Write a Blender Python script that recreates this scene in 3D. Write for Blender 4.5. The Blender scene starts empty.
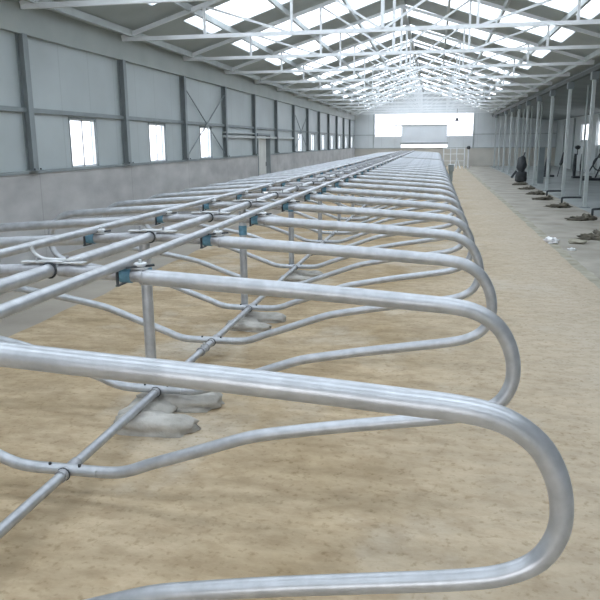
import bpy, math, random
from mathutils import Vector, Matrix, noise
random.seed(4)
sc = bpy.context.scene
COL = sc.collection
PI = math.pi

# ------------------------------------------------------------------ materials
def nodes(name):
    m = bpy.data.materials.new(name); m.use_nodes = True
    nt = m.node_tree
    return m, nt, nt.nodes['Principled BSDF']

def mat(name, c, rough=.6, metal=0., var=.12, scale=6., bump=0., bscale=60., c2=None, detail=6, stretch=(1, 1, 1), lo=.35, hi=.65, spec=.5):
    m, nt, b = nodes(name)
    N, L = nt.nodes, nt.links
    tc = N.new('ShaderNodeTexCoord'); mp = N.new('ShaderNodeMapping')
    mp.inputs['Scale'].default_value = stretch
    L.new(tc.outputs['Object'], mp.inputs['Vector'])
    nz = N.new('ShaderNodeTexNoise'); nz.inputs['Scale'].default_value = scale
    nz.inputs['Detail'].default_value = detail
    L.new(mp.outputs[0], nz.inputs['Vector'])
    cr = N.new('ShaderNodeValToRGB')
    if c2 is None: c2 = tuple(max(0, x * (1 - var)) for x in c); c = tuple(min(1, x * (1 + var * .6)) for x in c)
    cr.color_ramp.elements[0].color = (*c2, 1); cr.color_ramp.elements[1].color = (*c, 1)
    cr.color_ramp.elements[0].position = lo; cr.color_ramp.elements[1].position = hi
    L.new(nz.outputs['Fac'], cr.inputs['Fac']); L.new(cr.outputs[0], b.inputs['Base Color'])
    b.inputs['Roughness'].default_value = rough; b.inputs['Metallic'].default_value = metal
    b.inputs['Specular IOR Level'].default_value = spec
    if bump:
        n2 = N.new('ShaderNodeTexNoise'); n2.inputs['Scale'].default_value = bscale; n2.inputs['Detail'].default_value = 4
        L.new(tc.outputs['Object'], n2.inputs['Vector'])
        bp = N.new('ShaderNodeBump'); bp.inputs['Strength'].default_value = bump; bp.inputs['Distance'].default_value = .02
        L.new(n2.outputs['Fac'], bp.inputs['Height']); L.new(bp.outputs[0], b.inputs['Normal'])
    return m

GALV = mat('galvanised_steel', (.47, .49, .515), .34, .5, .14, 16, bump=.05, bscale=120)
GALV_L = mat('galvanised_sleeve', (.40, .41, .43), .42, .45, .2, 25)
PLATE = mat('bright_zinc_plate', (.60, .62, .63), .4, .4, .15, 20)
BLUE = mat('blue_rubber', (.12, .27, .37), .6, 0, .25, 30)
DARKB = mat('dark_bolt_steel', (.07, .08, .09), .5, .5, .3, 40)
WHITE = mat('white_paint', (.80, .83, .85), .45, 0, .06, 3)
POSTW = mat('pale_post_paint', (.52, .56, .56), .5, 0, .12, 3)
COLM = mat('grey_column_paint', (.24, .275, .285), .55, 0, .12, 3)
ROOFM = mat('roof_sheet', (.38, .42, .41), .6, 0, .08, 1.2)
PURL = mat('purlin_steel', (.46, .50, .50), .5, .2, .1, 3)
DARKM = mat('dark_steel', (.06, .068, .075), .5, .2, .3, 8)
RUST = mat('dark_reddish_metal', (.14, .06, .055), .6, .1, .3, 8)
DOORM = mat('beige_door_sheet', (.62, .63, .60), .5, 0, .06, 2)
PAPER = mat('white_plastic_bag', (.93, .93, .94), .5, 0, .06, 9)
SOIL = mat('dark_damp_soil', (.16, .145, .11), .95, 0, .4, 9, bump=.6, bscale=30)
AISLE = mat('aisle_concrete', (.36, .385, .38), .7, 0, .16, .8)
DARKTRIM = mat('dark_eaves_beam', (.09, .10, .10), .7)
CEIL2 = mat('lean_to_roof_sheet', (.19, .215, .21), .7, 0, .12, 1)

def sand():
    m, nt, b = nodes('sand_bedding'); N, L = nt.nodes, nt.links
    tc = N.new('ShaderNodeTexCoord')
    def nz(scale, detail, st=(1, 1, 1), rot=0, rough=.55):
        mp = N.new('ShaderNodeMapping'); mp.inputs['Scale'].default_value = st; mp.inputs['Rotation'].default_value = (0, 0, rot)
        L.new(tc.outputs['Object'], mp.inputs['Vector'])
        n = N.new('ShaderNodeTexNoise'); n.inputs['Scale'].default_value = scale; n.inputs['Detail'].default_value = detail
        n.inputs['Roughness'].default_value = rough
        L.new(mp.outputs[0], n.inputs['Vector']); return n
    def ramp(src, p0, c0, p1, c1):
        r = N.new('ShaderNodeValToRGB'); r.color_ramp.elements[0].position = p0; r.color_ramp.elements[1].position = p1
        r.color_ramp.elements[0].color = (*c0, 1); r.color_ramp.elements[1].color = (*c1, 1)
        L.new(src, r.inputs['Fac']); return r
    def mix(fac, a, c, mode='MIX', f=1.):
        x = N.new('ShaderNodeMix'); x.data_type = 'RGBA'; x.blend_type = mode
        if fac is None: x.inputs['Factor'].default_value = f
        else: L.new(fac, x.inputs['Factor'])
        L.new(a, x.inputs['A'])
        if isinstance(c, tuple): x.inputs['B'].default_value = (*c, 1)
        else: L.new(c, x.inputs['B'])
        return x.outputs['Result']
    base = ramp(nz(.9, 8).outputs['Fac'], .35, (.41, .318, .20), .65, (.545, .44, .305))
    streak = ramp(nz(4, 9, (.7, 1.7, 1), .12, .62).outputs['Fac'], .3, (.66, .63, .59), .62, (1.05, 1.04, 1.03))
    o = mix(None, base.outputs[0], streak.outputs[0], 'MULTIPLY', .8)
    pale = ramp(nz(.8, 7, (1, .8, 1)).outputs['Fac'], .52, (0, 0, 0), .70, (.75, .75, .75))
    o = mix(pale.outputs[0], o, (.60, .555, .48))
    # the trodden alley right of the beds is paler and greyer
    sx = N.new('ShaderNodeSeparateXYZ'); L.new(tc.outputs['Object'], sx.inputs[0])
    mr = N.new('ShaderNodeMapRange'); mr.inputs[1].default_value = .0; mr.inputs[2].default_value = 1.9; mr.inputs[4].default_value = .75
    add = N.new('ShaderNodeMath'); add.operation = 'ADD'
    ns = nz(1.6, 5); L.new(ns.outputs['Fac'], add.inputs[0]); L.new(sx.outputs['X'], add.inputs[1])
    L.new(add.outputs[0], mr.inputs[0])
    o = mix(mr.outputs[0], o, (.53, .465, .375))
    sp = ramp(nz(30, 4).outputs['Fac'], .30, (.60, .56, .48), .44, (1, 1, 1))
    md_ = ramp(nz(9, 6, (1, 1.5, 1), .3, .65).outputs['Fac'], .34, (.78, .73, .67), .56, (1.04, 1.04, 1.03))
    o = mix(None, o, md_.outputs[0], 'MULTIPLY', .55)
    o = mix(None, o, sp.outputs[0], 'MULTIPLY', .6)
    L.new(o, b.inputs['Base Color']); b.inputs['Roughness'].default_value = .95
    b.inputs['Specular IOR Level'].default_value = .15
    bp = N.new('ShaderNodeBump'); bp.inputs['Strength'].default_value = .4; bp.inputs['Distance'].default_value = .03
    bn = nz(6, 9, (.8, 1.3, 1), .1, .6); L.new(bn.outputs['Fac'], bp.inputs['Height']); L.new(bp.outputs[0], b.inputs['Normal'])
    return m
SAND = sand()
CONC = mat('floor_concrete', (.45, .42, .36), .75, 0, .2, 1.6, c2=(.29, .265, .22), bump=.15, bscale=14, lo=.3, hi=.68, spec=.35)
CONC_L = mat('pale_trampled_edge', (.45, .42, .34), .85, 0, .2, 4, c2=(.28, .26, .19), bump=.3, bscale=20)
DWARF = mat('cast_concrete_wall', (.49, .49, .485), .8, 0, .2, 1.6, c2=(.35, .35, .35), bump=.1, bscale=12, stretch=(1, .8, 1.6), lo=.3, hi=.7)
def joints(m, pitch, off, k=.8):
    nt = m.node_tree; N, L = nt.nodes, nt.links; b = N['Principled BSDF']; src = b.inputs['Base Color'].links[0].from_socket
    tc = N.new('ShaderNodeTexCoord'); sx = N.new('ShaderNodeSeparateXYZ'); L.new(tc.outputs['Object'], sx.inputs[0])
    a = N.new('ShaderNodeMath'); a.operation = 'ADD'; a.inputs[1].default_value = off; L.new(sx.outputs['Y'], a.inputs[0])
    p = N.new('ShaderNodeMath'); p.operation = 'PINGPONG'; p.inputs[1].default_value = pitch / 2; L.new(a.outputs[0], p.inputs[0])
    r = N.new('ShaderNodeMapRange'); r.inputs[1].default_value = .004; r.inputs[2].default_value = .02; r.inputs[3].default_value = k; L.new(p.outputs[0], r.inputs[0])
    v = N.new('ShaderNodeVectorMath'); v.operation = 'SCALE'; L.new(src, v.inputs[0]); L.new(r.outputs[0], v.inputs['Scale']); L.new(v.outputs[0], b.inputs['Base Color'])
joints(DWARF, 3.4, .15)
DWARF_F = mat('beige_end_wall_render', (.60, .58, .53), .8, 0, .12, .7)
FOOT = mat('footing_concrete', (.52, .50, .46), .9, 0, .2, 7, c2=(.38, .36, .32), bump=.5, bscale=25)

def panel(name, c, axis='Y', pitch=1.0, depth=.10):
    """sandwich wall panel with faint upright joints"""
    m, nt, b = nodes(name); N, L = nt.nodes, nt.links
    tc = N.new('ShaderNodeTexCoord'); sx = N.new('ShaderNodeSeparateXYZ'); L.new(tc.outputs['Object'], sx.inputs[0])
    md = N.new('ShaderNodeMath'); md.operation = 'PINGPONG'; md.inputs[1].default_value = pitch / 2
    L.new(sx.outputs[axis], md.inputs[0])
    r = N.new('ShaderNodeMapRange'); r.inputs[1].default_value = 0; r.inputs[2].default_value = .02; r.inputs[3].default_value = 1 - depth * 1.6; r.inputs[4].default_value = 1
    L.new(md.outputs[0], r.inputs[0])
    nz = N.new('ShaderNodeTexNoise'); nz.inputs['Scale'].default_value = .9; nz.inputs['Detail'].default_value = 4
    L.new(tc.outputs['Object'], nz.inputs['Vector'])
    r2 = N.new('ShaderNodeMapRange'); r2.inputs[1].default_value = .3; r2.inputs[2].default_value = .7; r2.inputs[3].default_value = .9; r2.inputs[4].default_value = 1.06
    L.new(nz.outputs['Fac'], r2.inputs[0])
    mu = N.new('ShaderNodeMath'); mu.operation = 'MULTIPLY'; L.new(r.outputs[0], mu.inputs[0]); L.new(r2.outputs[0], mu.inputs[1])
    vm = N.new('ShaderNodeVectorMath'); vm.operation = 'SCALE'; vm.inputs[0].default_value = c; L.new(mu.outputs[0], vm.inputs['Scale'])
    L.new(vm.outputs[0], b.inputs['Base Color']); b.inputs['Roughness'].default_value = .5
    return m
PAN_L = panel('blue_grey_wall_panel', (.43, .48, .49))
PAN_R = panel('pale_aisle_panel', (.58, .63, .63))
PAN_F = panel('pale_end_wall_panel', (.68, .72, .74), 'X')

def translucent(name, c, tr=.5):
    m = bpy.data.materials.new(name); m.use_nodes = True; nt = m.node_tree; N, L = nt.nodes, nt.links
    N.remove(N['Principled BSDF'])
    a = N.new('ShaderNodeBsdfTranslucent'); a.inputs[0].default_value = (*c, 1)
    t = N.new('ShaderNodeBsdfTransparent'); t.inputs[0].default_value = (*c, 1)
    nz = N.new('ShaderNodeTexNoise'); nz.inputs['Scale'].default_value = 1.5
    mx = N.new('ShaderNodeMixShader'); mr = N.new('ShaderNodeMapRange')
    mr.inputs[3].default_value = tr - .08; mr.inputs[4].default_value = tr + .08
    L.new(nz.outputs['Fac'], mr.inputs[0]); L.new(mr.outputs[0], mx.inputs[0])
    L.new(a.outputs[0], mx.inputs[1]); L.new(t.outputs[0], mx.inputs[2])
    L.new(mx.outputs[0], N['Material Output'].inputs[0]); return m
SKYL = translucent('translucent_roof_sheet', (.92, .95, .98), .72)
GABLE = translucent('translucent_gable_sheet', (.93, .93, .97), .6)

def glass():
    m = bpy.data.materials.new('window_glass'); m.use_nodes = True; nt = m.node_tree; N, L = nt.nodes, nt.links
    N.remove(N['Principled BSDF'])
    g = N.new('ShaderNodeBsdfGlossy'); g.inputs['Roughness'].default_value = .05
    t = N.new('ShaderNodeBsdfTransparent'); t.inputs[0].default_value = (.96, .97, .99, 1)
    mx = N.new('ShaderNodeMixShader'); mx.inputs[0].default_value = .93
    L.new(g.outputs[0], mx.inputs[1]); L.new(t.outputs[0], mx.inputs[2]); L.new(mx.outputs[0], N['Material Output'].inputs[0]); return m
GLASS = glass()

# ------------------------------------------------------------------ mesh helpers
class MB:
    def __init__(s): s.v = []; s.f = []; s.sm = []
    def add(s, vs, fs, smooth=False):
        o = len(s.v); s.v += [tuple(v) for v in vs]
        s.f += [tuple(i + o for i in f) for f in fs]; s.sm += [smooth] * len(fs)
    def box(s, x0, x1, y0, y1, z0, z1):
        vs = [(x, y, z) for z in (z0, z1) for y in (y0, y1) for x in (x0, x1)]
        s.add(vs, [(0, 2, 3, 1), (4, 5, 7, 6), (0, 1, 5, 4), (2, 6, 7, 3), (0, 4, 6, 2), (1, 3, 7, 5)])
        return s
    def bar(s, a, b, w, h, up=(0, 0, 1)):
        a = Vector(a); b = Vector(b); d = (b - a).normalized(); u = Vector(up)
        r = d.cross(u)
        if r.length < 1e-4: r = d.cross(Vector((1, 0, 0)))
        r.normalize(); u = r.cross(d)
        vs = []
        for p in (a, b):
            for sr, su in ((-1, -1), (1, -1), (1, 1), (-1, 1)): vs.append(p + r * sr * w / 2 + u * su * h / 2)
        s.add(vs, [(0, 1, 2, 3), (7, 6, 5, 4), (0, 4, 5, 1), (1, 5, 6, 2), (2, 6, 7, 3), (3, 7, 4, 0)]); return s
    def tube(s, pts, rad, n=14, flat=1., hollow=False):
        pts = [Vector(p) for p in pts]; k = len(pts)
        rs = rad if isinstance(rad, (list, tuple)) else [rad] * k
        t0 = (pts[1] - pts[0]).normalized()
        nrm = t0.orthogonal().normalized()
        if abs(t0.z) < .95:
            nrm = (Vector((0, 0, 1)) - t0 * t0.z).normalized()
        vs = []; fs = []
        for i, p in enumerate(pts):
            t = (pts[min(i + 1, k - 1)] - pts[max(i - 1, 0)]).normalized()
            nrm = (nrm - t * nrm.dot(t)).normalized(); bi = t.cross(nrm)
            for j in range(n):
                a = 2 * PI * j / n
                vs.append(p + (nrm * math.cos(a) * flat + bi * math.sin(a)) * rs[i])
        for i in range(k - 1):
            for j in range(n):
                j2 = (j + 1) % n
                fs.append((i * n + j, i * n + j2, (i + 1) * n + j2, (i + 1) * n + j))
        s.add(vs, fs, True)
        s.add(vs[:n], [tuple(range(n - 1, -1, -1))]); s.add(vs[-n:], [tuple(range(n))]); return s
    def torus(s, c, R, r, axis='Y', n=16, m=8, zs=1.):
        c = Vector(c); vs = []; fs = []
        for i in range(n):
            a = 2 * PI * i / n
            for j in range(m):
                b = 2 * PI * j / m; q = R + r * math.cos(b)
                p = (q * math.cos(a), r * math.sin(b), q * math.sin(a) * zs)
                if axis == 'X': p = (p[1], p[0], p[2])
                if axis == 'Z': p = (p[0], p[2], p[1])
                vs.append(c + Vector(p))
        for i in range(n):
            for j in range(m): fs.append((i * m + j, ((i + 1) % n) * m + j, ((i + 1) % n) * m + (j + 1) % m, i * m + (j + 1) % m))
        s.add(vs, fs, True); return s
    def blob(s, c, rx, ry, rz, amp=.15, seed=0, n=18, m=12, box=0., fr=1.5):
        vs = []; fs = []; c = Vector(c)
        for i in range(m + 1):
            th = PI * i / m
            for j in range(n):
                ph = 2 * PI * j / n
                d = Vector((math.sin(th) * math.cos(ph), math.sin(th) * math.sin(ph), math.cos(th)))
                q = max(abs(d.x), abs(d.y), abs(d.z)); e = d.lerp(d / q, box)
                k = 1 + amp * noise.noise(d * fr + Vector((seed * 3.1, seed, 0)))
                vs.append(c + Vector((e.x * rx, e.y * ry, e.z * rz)) * k)
        for i in range(m):
            for j in range(n): fs.append((i * n + j, (i + 1) * n + j, (i + 1) * n + (j + 1) % n, i * n + (j + 1) % n))
        s.add(vs, fs, True); return s
    def build(s, name, m, parent=None, bevel=0., kind=None):
        me = bpy.data.meshes.new(name); me.from_pydata(s.v, [], s.f); me.validate()
        if len(me.polygons) == len(s.sm): me.polygons.foreach_set('use_smooth', s.sm)
        me.materials.append(m); me.update()
        o = bpy.data.objects.new(name, me); COL.objects.link(o)
        if parent: o.parent = parent
        if kind: o['kind'] = kind
        if bevel:
            b = o.modifiers.new('bevel', 'BEVEL'); b.width = bevel; b.segments = 2; b.limit_method = 'ANGLE'
        return o

def tag(o, label, cat, group=None):
    o['label'] = label; o['category'] = cat
    if group: o['group'] = group
    return o
def empty(name, loc, label=None, cat=None, group=None):
    o = bpy.data.objects.new(name, None); COL.objects.link(o); o.location = loc; o.empty_display_size = .1
    if label: tag(o, label, cat, group)
    return o
def copy_tree(o, parent=None):
    c = o.copy(); COL.objects.link(c); c.parent = parent
    for ch in [x for x in bpy.data.objects if x.parent == o]: copy_tree(ch, c)
    return c
def struct(mb, name, m, parent=None, bevel=0.):
    return mb.build(name, m, parent, bevel, kind=None if parent else 'structure')

def catmull(P, seg=5):
    P = [Vector(p) for p in P]; out = []
    Q = [P[0] * 2 - P[1]] + P + [P[-1] * 2 - P[-2]]
    for i in range(1, len(Q) - 2):
        a, b, c, d = Q[i - 1], Q[i], Q[i + 1], Q[i + 2]
        for k in range(seg):
            t = k / seg
            out.append(.5 * ((2 * b) + (c - a) * t + (2 * a - 5 * b + 4 * c - d) * t * t + (3 * b - a - 3 * c + d) * t ** 3))
    out.append(P[-1]); return out

ORD = ('first second third fourth fifth sixth seventh eighth ninth tenth eleventh twelfth thirteenth fourteenth fifteenth sixteenth '
       'seventeenth eighteenth nineteenth twentieth twenty-first twenty-second twenty-third twenty-fourth twenty-fifth').split()

# ------------------------------------------------------------------ dimensions
XL, XR, XA = -6.0, 4.0, 8.5       # left wall, post row, outer wall of the right aisle
YN, YF = -5.0, 54.1               # near end (open), end wall
ZD, ZE = 1.34, 3.35               # top of concrete wall, top of wall panels
ZR0, ZR1, XC = 3.80, 5.50, -1.0   # roof height at the eaves, ridge
BAY = 3.4; COLS = [9.87 + BAY * k for k in range(-4, 13)]
CX = -1.755                       # centre line of the double row

# ------------------------------------------------------------------ ground
def ground(name, x0, x1, y0, y1, z, m, amp=0., step=.25, edge=None):
    mb = MB(); nx = max(1, int((x1 - x0) / step)); ny = max(1, int((y1 - y0) / step)); vs = []; fs = []
    for j in range(ny + 1):
        y = y0 + (y1 - y0) * j / ny
        for i in range(nx + 1):
            x = x0 + (x1 - x0) * i / nx
            zz = z + (amp * noise.noise(Vector((x * 1.3, y * 1.3, 0))) if 0 < i < nx else 0)
            xx = x
            if edge and i == nx: xx += edge * noise.noise(Vector((y * 1.4, 3, 0))) + edge * .5 * noise.noise(Vector((y * 5, 7, 0)))
            if edge and i == 0: xx += edge * noise.noise(Vector((y * 1.4, 9, 0)))
            vs.append((xx, y, zz))
    for j in range(ny):
        for i in range(nx):
            a = j * (nx + 1) + i; fs.append((a, a + 1, a + nx + 2, a + nx + 1))
    mb.add(vs, fs, True); return struct(mb, name, m)
CONC_D = mat('worn_brown_concrete', (.37, .335, .28), .85, 0, .2, 1.3, c2=(.27, .24, .20), bump=.2, bscale=14, lo=.3, hi=.7)
struct(MB().box(XL, -2, YN, YF, -.2, .001), 'floor_left', CONC_D)
fl = MB(); fl.box(-2, XR - .15, YN, YF, -.2, 0); struct(fl, 'floor', CONC)
fa = MB(); fa.box(XR - .15, XA, YN, YF, -.2, .005); struct(fa, 'floor_aisle', AISLE)
ground('floor_sand', -3.85, 1.98, YN, YF - .1, .022, SAND, .012, .22, .05)
ground('floor_edge', 1.9, 2.14, YN, YF - .1, .012, CONC_L, .004, .12, .06)

# ------------------------------------------------------------------ left wall with window and door openings
def wins_in(y0, y1, wl): return [w for w in wl if w[0] < y1 and w[1] > y0]
WZ0, WZ1 = 1.36, 2.22
WIN = [(11.17 + BAY * k, 12.17 + BAY * k) for k in (0, 1, 2, 6, 7, 8, 9, 10, 11, 12)]
DOOR = (23.95, 25.75)
mb = MB()
mb.box(XL - .24, XL, YN, DOOR[0], 0, ZD); mb.box(XL - .24, XL, DOOR[1], YF, 0, ZD)
struct(mb, 'wall_left', DWARF)
mb = MB(); xo, xi = XL - .18, XL - .06
y = YN
for a, b in sorted(WIN + [DOOR]):
    mb.box(xo, xi, y, a, ZD, ZE); top = 2.06 if (a, b) == DOOR else WZ1
    mb.box(xo, xi, a, b, top, ZE)
    if (a, b) != DOOR: mb.box(xo, xi, a, b, ZD, WZ0)
    y = b
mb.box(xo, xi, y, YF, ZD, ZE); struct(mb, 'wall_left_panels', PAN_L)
struct(MB().box(XL - .1, XL + .02, YN, DOOR[0], ZD, ZD + .045).box(XL - .1, XL + .02, DOOR[1], YF, ZD, ZD + .045), 'trim_1', COLM)
struct(MB().box(XL - .06, XL - .005, YN, YF, 2.24, 2.31), 'trim_2', COLM)
struct(MB().box(XL - .2, XL + .02, YN, YF, ZE, ZR0 + .02), 'trim_3', ROOFM)
struct(MB().box(XL - .06, XL + .03, 19.95, 30.2, 1.93, 2.0).box(XL - .06, XL + .03, 19.95, 23.4, 2.06, 2.10), 'trim_4', PURL)

def window(i, x, y0, y1, z0, z1, side=1):
    """side=+1: room is on the +X side"""
    o = empty('window_%d' % i, (x, (y0 + y1) / 2, z0)); o['kind'] = 'structure'
    xa = -.13 * side; w = (y1 - y0) / 2; h = z1 - z0; f = .03
    fr = MB(); X0, X1 = sorted((xa, -.03 * side))
    for a, b, c, d in ((-w, -w + f, 0, h), (w - f, w, 0, h), (-w, w, h - f, h), (-w, w, 0, f)): fr.box(X0, X1, a, b, c, d)
    fr.build('window_frame', COLM, o)
    sa = MB(); X0, X1 = sorted((xa + .03 * side, xa + .07 * side)); g = .028
    for a, b in ((-w + f, .02), (-.02, w - f - .0)):
        for q in ((a, a + g, f, h - f), (b - g, b, f, h - f), (a, b, f, f + g), (a, b, h - f - g, h - f)): sa.box(X0, X1, *q)
    sa.build('window_sash', WHITE, o)
    MB().box(xa + .045 * side - .003, xa + .045 * side + .003, -w + f, w - f, f, h - f).build('window_pane', GLASS, o)
for i, (a, b) in enumerate(WIN): window(i + 1, XL - .02, a, b, WZ0, WZ1)

d = empty('door_1', (XL - .12, DOOR[0], 0)); d['kind'] = 'structure'
dm = MB().box(-.03, .03, .05, 1.55, .02, 2.02)
for k in range(7): dm.box(.03, .04, .1 + k * .2, .13 + k * .2, .05, 1.99)
dm.build('door_leaf', DOORM, d)
MB().box(-.1, .14, -.05, 0.02, 0, 2.1).box(-.1, .14, 1.78, 1.84, 0, 2.1).box(-.1, .14, 0, 1.8, 2.03, 2.1).build('door_frame', COLM, d)
MB().bar((.06, 1.4, .95), (.06, 1.4, 1.1), .03, .02).build('door_handle', DARKB, d)
struct(MB().box(XL - .8, XL - .75, 23.7, 26.1, 0, 2.3).box(XL - .8, XL - .24, 26.0, 26.05, 0, 2.3).box(XL - .8, XL - .24, 23.7, 23.75, 0, 2.3).box(XL - .8, XL - .24, 23.7, 26.05, 2.3, 2.35), 'door_daylight_block', CEIL2)  # added dark box that blocks daylight, so the door gap reads dark

# columns of the left wall
def hcol(mb, x, y, z0, z1, w=.13, dd=.12):
    mb.box(x, x + .012, y - w / 2, y + w / 2, z0, z1).box(x + dd - .012, x + dd, y - w / 2, y + w / 2, z0, z1).box(x + .012, x + dd - .012, y - .006, y + .006, z0, z1)
proto = None; vis = 0
for k, y in enumerate(COLS):
    if y < 8: continue
    vis += 1
    if proto is None:
        o = empty('steel_column', (XL - .055, y, ZD + .045), '', 'column', 'steel columns along the left wall')
        m1 = MB(); hcol(m1, 0, 0, 0.012, ZE - ZD - .045); m1.build('column_shaft', COLM, o)
        MB().box(-.004, .17, -.11, .11, 0, .012).build('base_plate', COLM, o)
        bt = MB()
        for sy in (-.085, .085): bt.tube([(.14, sy, .01), (.14, sy, .035)], .012, 8)
        bt.build('bolt', DARKB, o); proto = o
    else:
        o = copy_tree(proto); o.location.y = y
    o['label'] = 'grey steel column on the concrete left wall, %s from the near end' % ORD[vis - 1]

# wind braces: crossed rods in two bays
for y0, nm in ((COLS[6], 'the bay of the third window'), (COLS[10], 'the bay past the wall door')):
    for s_, w_ in ((0, 'falling'), (1, 'rising')):
        a = (XL + .0 + s_ * .035, y0 + .1, 3.1 if not s_ else 1.5); b = (XL + .0 + s_ * .035, y0 + BAY - .1, 1.5 if not s_ else 3.1)
        o = MB().tube([a, b], .016, 8).build('wind_brace', COLM)
        tag(o, 'thin grey brace rod %s towards the far end in %s' % (w_, nm), 'brace', 'wind braces on the left wall')

# ------------------------------------------------------------------ end wall
struct(MB().box(XL - .2, XA, YF, YF + .24, 0, 1.3), 'wall_back', DWARF_F)
mb = MB(); GX0, GX1, GZ0, GZ1 = -4.5, 2.65, 2.2, 3.45
mb.box(XL - .2, GX0, YF, YF + .1, 1.3, ZR0); mb.box(GX1, XA, YF, YF + .1, 1.3, ZR0)
mb.box(GX0, -2.55, YF, YF + .1, 1.3, GZ0); mb.box(.85, GX1, YF, YF + .1, 1.3, GZ0); mb.box(-2.55, .85, YF, YF + .1, 1.6, GZ0)
struct(mb, 'wall_back_panels', PAN_F)
struct(MB().box(-2.55, .85, YF + .02, YF + .05, 1.3, 1.6), 'window_21', GABLE)
gb = MB()   # translucent gable: bottom strip and triangle under the roof
gb.add([(GX0, YF + .05, GZ0), (GX1, YF + .05, GZ0), (GX1, YF + .05, GZ1 + .35), (GX0, YF + .05, GZ1 + .35),
        (GX0, YF + .06, GZ0), (GX1, YF + .06, GZ0), (GX1, YF + .06, GZ1 + .35), (GX0, YF + .06, GZ1 + .35)],
       [(0, 1, 2, 3), (7, 6, 5, 4), (0, 4, 5, 1), (1, 5, 6, 2), (2, 6, 7, 3), (3, 7, 4, 0)])
struct(gb, 'window_22', GABLE)
gt = MB(); gt.add([(XL, YF + .04, ZR0), (XR, YF + .04, ZR0), (XC, YF + .04, ZR1), (XL, YF + .1, ZR0), (XR, YF + .1, ZR0), (XC, YF + .1, ZR1)],
                  [(0, 1, 2), (5, 4, 3), (0, 3, 4, 1), (1, 4, 5, 2), (2, 5, 3, 0)])
struct(gt, 'wall_back_gable', PAN_F)
mb = MB(); mb.box(XL, XA, YF - .06, YF, 2.26, 2.33)
for x in (-4.6, 2.7): mb.box(x - .05, x + .05, YF - .06, YF, 1.3, ZR0)
mb.box(XL, XA, YF - .05, YF, 1.3, 1.36); struct(mb, 'trim_5', PURL)
d = empty('door_2', (-2.5, YF - .16, 1.66)); d['kind'] = 'structure'
MB().box(0, 3.3, -.05, .04, .06, 1.28).build('door_leaf', mat('white_sliding_door', (.72, .76, .80), .5, 0, .04, 1), d)
MB().box(-.1, 3.4, -.09, .04, 0, .06).build('door_bottom_rail', COLM, d)
MB().box(-.6, 3.9, -.09, .06, 1.28, 1.36).build('door_track', PURL, d)

# near end, behind the camera: unseen wall and doorway, added to set foreground light
struct(MB().box(XL - .24, -3.4, YN - .24, YN, 0, ZR0).box(.8, XA + .15, YN - .24, YN, 0, ZR0).box(-3.4, .8, YN - .24, YN, 3.0, ZR0), 'wall_front', PAN_F)
gt = MB(); gt.add([(XL, YN - .1, ZR0), (XR, YN - .1, ZR0), (XC, YN - .1, ZR1), (XL, YN - .04, ZR0), (XR, YN - .04, ZR0), (XC, YN - .04, ZR1)],
                  [(0, 1, 2), (5, 4, 3), (0, 3, 4, 1), (1, 4, 5, 2), (2, 5, 3, 0)])
struct(gt, 'wall_front_gable', PAN_F)

# ------------------------------------------------------------------ roof with translucent strips
def slope_panel(mb, xa, za, xb, zb, y0, y1, t=.05):
    vs = [(xa, y0, za), (xb, y0, zb), (xb, y1, zb), (xa, y1, za), (xa, y0, za + t), (xb, y0, zb + t), (xb, y1, zb + t), (xa, y1, za + t)]
    mb.add(vs, [(0, 3, 2, 1), (4, 5, 6, 7), (0, 1, 5, 4), (2, 3, 7, 6), (1, 2, 6, 5), (0, 4, 7, 3)])
def zl(x): return ZR0 + (ZR1 - ZR0) * (x - XL) / (XC - XL) if x < XC else ZR0 + (ZR1 - ZR0) * (XR - x) / (XR - XC)
rf = MB(); skies = []
y = YN; edges = []
for k, c in enumerate(COLS + [COLS[-1] + BAY]):
    a, b = c + .8, c + 2.6
    if b > YF: break
    edges.append((a, b))
for a, b in edges:
    if a > y: slope_panel(rf, XL - .3, zl(XL) - .1, XC, ZR1, y, a); slope_panel(rf, XC, ZR1, XR + .3, zl(XR) - .1, y, a)
    for (x0, x1) in ((XL - .3, XL + 1.0), (XR - 1.0, XR + .3)):
        z0 = zl(XL) - .1 if x0 < XL else zl(x0); z1 = zl(XR) - .1 if x1 > XR else zl(x1)
        slope_panel(rf, x0, z0, x1, z1, a, b)
    y = b
slope_panel(rf, XL - .3, zl(XL) - .1, XC, ZR1, y, YF); slope_panel(rf, XC, ZR1, XR + .3, zl(XR) - .1, y, YF)
struct(rf, 'ceiling', ROOFM)
for i, (a, b) in enumerate(edges):
    s_ = MB(); slope_panel(s_, XL + 1.0, zl(XL + 1), XC, ZR1, a, b, .01); slope_panel(s_, XC, ZR1, XR - 1.0, zl(XR - 1), a, b, .01)
    struct(s_, 'window_%d' % (30 + i), SKYL)
pu = MB()
for x in [XL + .25 + 1.18 * k for k in range(5)] + [XR - .25 - 1.18 * k for k in range(5)]:
    pu.box(x - .03, x + .03, YN, YF, zl(x) - .125, zl(x) - .005)
struct(pu, 'trim_6', PURL)
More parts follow.
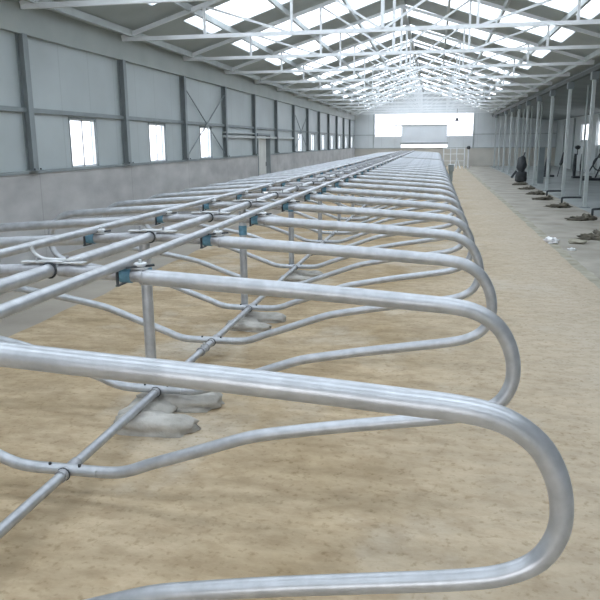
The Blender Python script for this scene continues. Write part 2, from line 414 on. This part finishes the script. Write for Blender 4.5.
# lean-to roof over the right aisle, eaves beam on the post row, outer wall
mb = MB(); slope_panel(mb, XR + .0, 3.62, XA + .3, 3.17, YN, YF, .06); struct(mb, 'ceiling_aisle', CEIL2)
struct(MB().box(XR - .03, XR + .1, YN, YF, 3.52, 3.62), 'trim_7', DARKTRIM)
RW = [(38.4, 41.2, 1.5, 2.8), (42.7, 45.4, 1.75, 2.75)]
mb = MB(); y = YN
for a, b, z0, z1 in RW:
    mb.box(XA, XA + .15, y, a, 0, 3.2); mb.box(XA, XA + .15, a, b, 0, z0); mb.box(XA, XA + .15, a, b, z1, 3.2); y = b
mb.box(XA, XA + .15, y, YF, 0, 3.2); struct(mb, 'wall_right', PAN_R)
for i, (a, b, z0, z1) in enumerate(RW): window(11 + i, XA + .02, a, b, z0, z1, -1)
mb = MB()
for yy in COLS: mb.box(XA - .1, XA, yy - .05, yy + .05, 0, 3.15)
struct(mb, 'trim_8', PURL)

# ------------------------------------------------------------------ roof trusses
proto = None; ZB = 3.72; nt_ = 0
for k, y in enumerate(COLS):
    if y < 2: continue
    nt_ += 1
    if proto is None:
        o = empty('roof_truss', (XC, y, ZB), '', 'truss', 'white roof trusses')
        W = 4.95; T = ZR1 - .2 - ZB
        def top(x): return T * (1 - abs(x) / W)
        MB().bar((-W, 0, 0), (W, 0, 0), .06, .07).build('bottom_chord', WHITE, o)
        MB().bar((-W, 0, .03), (0, 0, T), .07, .08, (0, 1, 0)).build('top_chord', WHITE, o)
        MB().bar((W, 0, .03), (0, 0, T), .07, .08, (0, 1, 0)).build('top_chord', WHITE, o)
        MB().bar((0, 0, 0), (0, 0, T), .06, .06).build('king_post', WHITE, o)
        for s_ in (-1, 1):
            MB().bar((s_ * 1.65, 0, 0), (s_ * 1.65, 0, top(1.65)), .045, .045).build('web_post', WHITE, o)
            MB().bar((s_ * 3.3, 0, 0), (s_ * 3.3, 0, top(3.3)), .045, .045).build('web_post', WHITE, o)
            MB().bar((0, 0, 0), (s_ * 1.65, 0, top(1.65)), .04, .04).build('web_diagonal', WHITE, o)
            MB().bar((s_ * 1.65, 0, 0), (s_ * 3.3, 0, top(3.3)), .04, .04).build('web_diagonal', WHITE, o)
        proto = o
    else: o = copy_tree(proto); o.location.y = y
    o['label'] = 'white steel roof truss, %s from the camera end of the barn' % ORD[nt_ - 1]

# posts of the right row
proto = None; n_ = 0
for y in COLS:
    if y < 16: continue
    n_ += 1
    if proto is None:
        o = empty('barn_post', (XR, y, .005), '', 'post', 'pale posts along the right side')
        MB().box(-.045, .045, -.045, .045, .012, 3.3).build('post_shaft', POSTW, o, .008)
        MB().box(-.12, .12, -.12, .12, 0, .012).build('base_plate', COLM, o)
        MB().box(-.09, .09, -.1, .1, 3.3, 3.50).build('post_cap', COLM, o)
        proto = o
    else: o = copy_tree(proto); o.location.y = y
    o['label'] = 'pale square barn post on the right, %s from the near end of its row' % ORD[n_ - 1]
# second, thinner row in the aisle
proto = None; n_ = 0
for y in COLS:
    if y < 19 or y > 49: continue
    n_ += 1
    if proto is None:
        o = empty('aisle_post', (4.75, y + 1.2, .005), '', 'post', 'thin posts inside the right aisle')
        MB().tube([(0, 0, .01), (0, 0, 3.50)], .035, 10).build('post_shaft', PURL, o)
        MB().box(-.08, .08, -.08, .08, 0, .012).build('base_plate', COLM, o); proto = o
    else: o = copy_tree(proto); o.location.y = y + 1.2
    o['label'] = 'thin grey round post standing in the right aisle, %s from the near end' % ORD[n_ - 1]

# ------------------------------------------------------------------ cubicle dividers
S = 1.2; Y1 = 1.778
def loop_pts(sg):
    P = [(-1.31, 1.167), (-.95, 1.145), (-.6, 1.125), (-.3, 1.106), (-.08, 1.09), (.09, 1.077), (.20, 1.052), (.285, .995), (.335, .915), (.358, .825), (.353, .74), (.312, .66),
         (.23, .607), (.11, .575), (-.15, .532), (-.4, .492), (-.62, .452), (-.78, .42), (-.90, .382), (-1.12, .302), (-1.33, .228), (-1.42, .192), (-1.50, .172), (-1.60, .166)]
    R = [.037] * 5 + [.036, .035, .034, .0325, .031, .0305, .030] + [.0295] * 12
    pts = catmull([(x, 0, z) for x, z in P], 4); rr = []
    for i in range(len(R) - 1): rr += [R[i] + (R[i + 1] - R[i]) * k / 4 for k in range(4)]
    rr.append(R[-1])
    return [Vector((sg * (p.x - CX), 0, p.z)) for p in pts], rr
def collar_ring(mb, x, z, r, w=.012):
    mb.tube([(x - w / 2, 0, z), (x + w / 2, 0, z)], r, 16)
def make_divider():
    o = empty('cubicle_divider', (CX, Y1, 0), '', 'stall divider', 'galvanised cubicle dividers in the double row')
    for sg in (1, -1):
        pts, rr = loop_pts(sg)
        lp = MB().tube(pts, rr, 16).build('loop_pipe', GALV, o)
        c = MB(); collar_ring(c, sg * .452, 1.167, .040, .014); c.build('collar', GALV_L, lp)
        MB().tube([(sg * .036, 0, 1.188), (sg * .47, 0, 1.168)], .030, 16).build('centre_tube', GALV_L, o)
        # blue clamp round the tube beside the neck rail
        xb = .372 if sg > 0 else -.415
        cl = MB().tube([(xb - .026, 0, 1.172), (xb + .026, 0, 1.170)], .0345, 16).build('clamp_band', BLUE, o)
        b = MB(); b.tube([(xb - .03, -.036, 1.125), (xb - .03, -.036, 1.235)], .007, 8); b.tube([(xb - .03, .036, 1.125), (xb - .03, .036, 1.235)], .007, 8)
        b.box(xb - .038, xb - .022, -.044, .044, 1.125, 1.131)
        b.build('clamp_bolt', DARKB, cl)
        # ear plate with nut next to the rail
        xe = xb + .065
        e = MB(); e.torus((xe, 0.01, 1.222), .022, .010, 'Z'); e.box(xe - .035, xe + .035, -.02, .03, 1.203, 1.211)
        e.tube([(xe, .01, 1.2), (xe, .01, 1.245)], .009, 8)
        e.build('ear_nut', PLATE, o)
        e = MB(); e.bar((xe - .05, -.04, 1.213), (xe + .06, .03, 1.218), .014, .010); e.build('clamp_strap', DARKB, o)
    # flat bracket over the middle rail
    br = MB().box(-.15, .17, -.022, .022, 1.222, 1.229).box(-.06, .07, -.035, .035, 1.229, 1.234).build('bracket_plate', PLATE, o, .003)
    b = MB()
    for x in (-.075, .08): b.tube([(x, 0, 1.17), (x, 0, 1.255)], .008, 8)
    b.build('bracket_bolt', GALV_L, br)
    MB().torus((0, -.03, 1.19), .034, .006, 'Y').build('rail_ring', DARKB, o)
    # low sleeve holding the two loops on the floor rail
    sl = MB().tube([(-.17, 0, .167), (.155, 0, .167)], .0335, 16, .85).build('connector_sleeve', GALV, o)
    b = MB()
    for x in (-.10, .06): b.tube([(x, -.01, .18), (x, -.01, .203)], .008, 8)
    b.build('sleeve_bolt', DARKB, sl)
    b = MB(); b.torus((-.012, -.04, .160), .0305, .0055, 'Y'); b.build('rail_ring', DARKB, o)
    sd = MB().tube([(-.012, -.075, .161), (-.012, .09, .161)], .0315, 14); sd.build('rail_saddle', GALV_L, o)
    return o
proto = make_divider()
GAP = 22
NDIV = 38
far = 0
for n in range(NDIV):
    if n == GAP: continue
    o = proto if n == 0 else copy_tree(proto)
    o.location.y = Y1 + n * S
    if n == 0: o['label'] = 'nearest galvanised cubicle divider, its thick bar crossing the whole foreground'
    elif n < GAP: o['label'] = 'galvanised looped cubicle divider, %s back from the camera in the double row' % ORD[n]
    else:
        far += 1; o['label'] = 'distant galvanised cubicle divider, %s beyond the gap in the double row' % ORD[far - 1]
    if n == 1:   # a hooked lever stands up on this bracket
        hk = MB().tube(catmull([(-.10, 0, 1.30), (-.09, 0, 1.27), (-.065, 0, 1.25), (-.03, 0, 1.238), (.04, 0, 1.236), (.10, 0, 1.238), (.14, .02, 1.245)], 4), .0085, 8).build('bracket_hook', PLATE, o)
YE = Y1 + (NDIV - 1) * S + .25

# rails running the length of the row
def rail(name, x, z, r, y0, m, label, couplings, cr):
    o = empty(name, (x, y0, 0), label, 'rail', 'long rails through the double row')
    MB().tube([(0, y, z) for y in (0, (YE - y0) / 2, YE - y0)], r, 16).build('rail_pipe', m, o)
    for i, y in enumerate(couplings):
        c = MB().tube([(0, y - y0 - .06, z), (0, y - y0 + .06, z)], cr, 14)
        c.torus((0, y - y0 - .06, z), cr, .006, 'Y').torus((0, y - y0 + .06, z), cr, .006, 'Y')
        cc = c.build('coupling', GALV_L, o)
        MB().tube([(.0, y - y0 - .03, z + cr - .005), (0, y - y0 - .03, z + cr + .018)], .009, 8).tube([(.0, y - y0 + .03, z + cr - .005), (0, y - y0 + .03, z + cr + .018)], .009, 8).build('coupling_bolt', PLATE, cc)
rail('neck_rail', -1.385, 1.229, .0235, 1.0, GALV, 'thin upper pipe rail running back over the row, the right one of three', [Y1 + S * k + .35 for k in (7, 14, 21, 28, 35)], .028)
rail('neck_rail', -2.135, 1.229, .0235, 1.0, GALV, 'thin upper pipe rail running back over the row, the left one of three', [Y1 + S * k + .35 for k in (6, 13, 20, 27, 34)], .028)
rail('middle_rail', CX, 1.19, .031, 1.0, GALV, 'thick upper middle pipe rail clamped between the two neck rails', [], 0)
rail('floor_rail', -1.767, .160, .026, 1.0, GALV, 'low pipe rail just above the sand joining the dividers', [5.12, 12.3, 19.5, 26.7], .031)

# posts under the middle rail and their concrete footings
pp = pf = None; n_ = 0
for n in range(2, NDIV, 2):
    if n == GAP: continue
    y = Y1 + S * n + .075; n_ += 1
    if pp is None:
        o = empty('support_post', (-1.838, y, 0), '', 'post', 'support posts under the middle rail')
        MB().tube([(0, 0, .02), (0, 0, 1.158)], .036, 16).build('post_tube', GALV, o)
        MB().tube([(0, 0, .885), (0, 0, .975)], .040, 16).build('clamp_band', BLUE, o)
        MB().box(-.05, .11, -.035, .035, 1.150, 1.158).build('head_plate', GALV_L, o); pp = o
        f = MB()
        f.blob((.06, .035, .035), .29, .13, .085, .3, 2, 30, 16, .5, 2.6)
        f.blob((.05, -.40, .035), .26, .12, .085, .3, 5, 30, 16, .5, 2.6)
        f.blob((-.08, -.17, .03), .16, .24, .075, .25, 8, 22, 14, .5, 2.2)
        g = f.build('concrete_footing', FOOT); g.location = (-1.72, y, 0)
        tag(g, '', 'footing', 'concrete footings of the support posts'); pf = g
    else:
        o = copy_tree(pp); o.location.y = y
        g = pf.copy(); COL.objects.link(g); g.location.y = y + random.uniform(-.03, .03); g.rotation_euler.z = random.uniform(-.15, .15)
        g.scale = (.85, .85, .75)
    o['label'] = 'upright galvanised support post under the middle rail, %s back from the camera' % ORD[n_ - 1]
    g['label'] = 'rough pale concrete footing in the sand under a support post, %s back from the camera' % ORD[n_ - 1]

# ------------------------------------------------------------------ right side details
# shallow trench of dark soil with bent pipe stubs along the post row
spots = [(3.35, 22.9, .5), (3.4, 25.2, .5), (3.38, 20.3, .5), (3.36, 17.0, .42), (2.95, 13.7, .3), (3.45, 27.8, .4), (3.5, 30.6, .4)]
W8 = ('nearest', 'second nearest', 'third nearest', 'fourth nearest', 'fifth nearest', 'sixth nearest', 'farthest')
for x, y, s_ in spots:
    rank = sorted(q[1] for q in spots).index(y)
    m1 = MB().blob((0, 0, 0), .22, s_ * .7, .06, 1.1, x + y, 26, 12, .1, 3.2).blob((.2, .35, 0), .1, .4, .07, 1., y, 18, 12, .1, 3.).blob((-.12, -.2, 0), .2, .12, .05, 1., y + 4, 18, 12, .1, 3.)
    o = m1.build('soil_heap', SOIL); o.location = (x, y, .005)
    tag(o, 'low heap of dark damp soil beside the right alley, %s to the camera' % W8[rank], 'soil heap', 'soil heaps along the right alley')
for i, (x, y) in enumerate([(3.62, 21.3), (3.62, 24.1), (3.72, 17.7)]):
    o = MB().tube(catmull([(0, 0, .0), (0, 0, .13), (.03, .02, .17), (.3, .1, .175), (.55, .15, .17)], 4), .028, 8).build('pipe_stub', DARKM); o.location = (x, y, 0)
    tag(o, 'short bent dark pipe stub rising from the right alley edge, %s' % ('between the other two', 'farthest of three', 'nearest of three')[i], 'pipe', 'bent pipe stubs by the soil heaps')
def crumple(name, loc, rx, ry, rz, seed, label):
    o = MB().blob((0, 0, rz * .6), rx, ry, rz, .9, seed, 26, 16, .2, 2.6).build(name, PAPER); o.location = loc; tag(o, label, 'litter', 'white scraps on the alley edge'); return o
crumple('plastic_bag', (2.07, 12.85, .015), .10, .13, .05, 3, 'crumpled white plastic bag lying on the alley edge')
crumple('paper_scrap', (2.27, 12.1, 0), .06, .06, .02, 6, 'small white scrap on the concrete just right of the crumpled bag')
o = MB().blob((0, 0, .02), .14, .2, .035, .7, 11, 20, 10, .2).build('rubble_lump', CONC_L); o.location = (2.5, 13.0, 0)
tag(o, 'grey rubble lump beside the crumpled white bag', 'rubble')

# dark gear in the aisle
o = empty('water_pump', (3.72, 32.4, 0), 'dark pump set with tapered body near the foot of a right-hand post', 'machine')
MB().blob((0, 0, .75), .2, .2, .38, .3, 4, 18, 12, .2).blob((0, 0, .25), .24, .2, .24, .3, 9, 16, 10, .5).build('pump_body', DARKM, o)
MB().tube([(.0, 0, .9), (.06, 0, 1.1), (.12, 0, 1.3)], .03, 8).build('pump_handle', DARKM, o)
MB().tube([(-.4, 0, .2), (-.2, 0, .5)], .05, 8).build('spout', DARKM, o)
o = MB().box(-.12, .12, -.03, .03, 0, 1.5).box(-.10, .10, .03, .05, .3, .4).build('upright_board', COLM); o.location = (4.42, 31.5, .005); o.rotation_euler = (-.04, 0, .1)
tag(o, 'tall grey upright board just behind a pale post', 'board')
o = empty('sack_stand', (5.55, 37.5, .005), 'dark tapered sack stand on the aisle floor left of the double-legged frame', 'stand')
MB().tube([(0, 0, 0.02), (.02, 0, .6), (.04, 0, 1.3)], [.17, .15, .05], 10).build('sack', DARKM, o)
MB().box(-.2, .35, -.2, .2, 0, .1).build('stand_base', DARKM, o, .02)
o = empty('drag_hook', (6.1, 37.7, .005), 'dark slanted tool leaning in the aisle', 'tool')
MB().tube([(.0, 0, .0), (.12, 0, .6)], .02, 8).build('handle', DARKM, o)
MB().tube([(.1, 0, .58), (.2, 0, .8), (.26, 0, 1.2)], [.06, .1, .07], 10).build('blade', DARKM, o)
o = empty('pump_stand', (6.75, 36.2, .005), 'dark frame with two upright legs and a round head in the aisle', 'machine')
for x in (-.12, .2):
    MB().tube([(x, 0, .1), (x - .02, 0, .6), (x, 0, 1.15)], [.07, .09, .06], 10).build('leg', DARKM, o)
MB().blob((-.05, 0, 1.45), .13, .12, .1, .1, 2).build('head', DARKM, o)
MB().tube([(-.05, 0, 1.1), (-.05, 0, 1.4)], .025, 8).build('neck', DARKM, o)
MB().box(-.2, .65, -.25, .25, 0, .1).build('base', DARKM, o, .02)
# dark pipe rack at the right edge
o = empty('pipe_rack', (7.35, 34.0, .005), 'tall dark pipe rack with crossed struts at the right edge of the picture', 'rack')
for x in (-.55, .05, .65): MB().tube([(x, 0, 0), (x, 0, 3.2)], .035, 8).build('upright', DARKM, o)
for a, b in (((-.55, 0, .3), (.65, 0, 2.6)), ((-.2, .1, .1), (.45, .1, 1.9)), ((.1, 0, 1.6), (.6, 0, .4))): MB().tube([a, b], .035, 8).build('strut', DARKM, o)
MB().box(-.8, .9, -.2, .2, 0, .12).build('rack_foot', DARKM, o, .02)
for i, (x, z, r) in enumerate([(.15, 1.35, .28), (.5, .95, .25), (-.1, .75, .3), (.62, 1.5, .2)]):
    MB().torus((x, -.12 - .06 * i, z), r, .03, 'Y').build('hose_coil', DARKM, o)
o = MB().box(0, .6, -.15, .15, .0, .32).box(.05, .55, -.12, .12, .32, .38).build('feed_box', RUST, None, .02); o.location = (7.6, 33.2, .005); o.location.z = .12 * 0 + .005
tag(o, 'small dark reddish box standing at the foot of the pipe rack', 'box')

# far end: pale gate, lamp, trough
o = empty('yard_gate', (.55, 48.6, .02), 'pale metal gate and rails standing before the end wall', 'gate')
for x in (0, .45, .85, 1.35): MB().tube([(x, 0, 0), (x, 0, 1.35)], .035, 8).build('gate_post', WHITE, o)
MB().tube([(.65, -.2, 0), (.9, 0, .7), (1.1, -.2, 0)], .035, 8).build('brace', WHITE, o)
for z in (.5, .95, 1.3): MB().tube([(0, 0, z), (1.35, 0, z)], .02, 8).build('gate_rail', WHITE, o)
o = empty('beacon_post', (2.15, 48.6, .02), 'pale post with a dark round cap before the end wall', 'post')
MB().tube([(0, 0, 0), (0, 0, 1.25)], .05, 10).build('post_tube', WHITE, o); MB().blob((0, 0, 1.36), .12, .12, .12, .05, 1).build('cap', DARKM, o)
o = empty('barn_lamp', (1.2, 43.9, 3.68), 'small dark lamp hanging under the far trusses', 'lamp')
MB().tube([(0, 0, -.5), (0, 0, 0)], .012, 6).build('cord', DARKM, o)
MB().tube([(0, 0, -.72), (0, 0, -.6), (0, 0, -.5)], [.13, .09, .03], 12).build('lamp_shade', DARKM, o)
o = empty('water_trough', (.72, 33.0, .02), 'grey narrow water trough at the end of the near loops', 'trough')
MB().box(-.12, .12, -.5, .5, .45, .75).build('basin', COLM, o, .02)
for y in (-.35, .35): MB().box(-.08, .08, y - .04, y + .04, 0, .45).build('leg', COLM, o)

# ------------------------------------------------------------------ daylight
w = bpy.data.worlds.new('sky'); sc.world = w; w.use_nodes = True
nt = w.node_tree; bg = nt.nodes['Background']
tc = nt.nodes.new('ShaderNodeTexCoord'); sx = nt.nodes.new('ShaderNodeSeparateXYZ'); mr = nt.nodes.new('ShaderNodeValToRGB')
nt.links.new(tc.outputs['Generated'], sx.inputs[0]); nt.links.new(sx.outputs['Z'], mr.inputs[0]); nt.links.new(mr.outputs[0], bg.inputs[0])
mr.color_ramp.elements[0].color = (.97, .965, 1.0, 1); mr.color_ramp.elements[1].color = (.88, .94, 1.0, 1)
bg.inputs[1].default_value = 2.6

# ------------------------------------------------------------------ camera
cd = bpy.data.cameras.new('camera'); cam = bpy.data.objects.new('camera', cd); COL.objects.link(cam)
yaw, pitch, roll = .18862, .22058, -.008
F = Vector((-math.sin(yaw) * math.cos(pitch), math.cos(yaw) * math.cos(pitch), -math.sin(pitch)))
R = Vector((math.cos(yaw), math.sin(yaw), 0)); U = R.cross(F)
R2 = R * math.cos(roll) + U * math.sin(roll); U2 = -R * math.sin(roll) + U * math.cos(roll)
M = Matrix((R2, U2, -F)).transposed().to_4x4(); M.translation = Vector((0, 0, 1.76167)); cam.matrix_world = M
cd.sensor_width = 36; cd.sensor_fit = 'HORIZONTAL'; cd.lens = 36 * 700 / 600; cd.clip_start = .05; cd.clip_end = 300
sc.camera = cam
sc.view_settings.view_transform = 'Standard'; sc.view_settings.look = 'None'; sc.view_settings.gamma = 1
sc.view_settings.exposure = 0.6
sc.view_settings.use_curve_mapping = False
sc.cycles.max_bounces = 10; sc.cycles.diffuse_bounces = 6; sc.cycles.transparent_max_bounces = 16
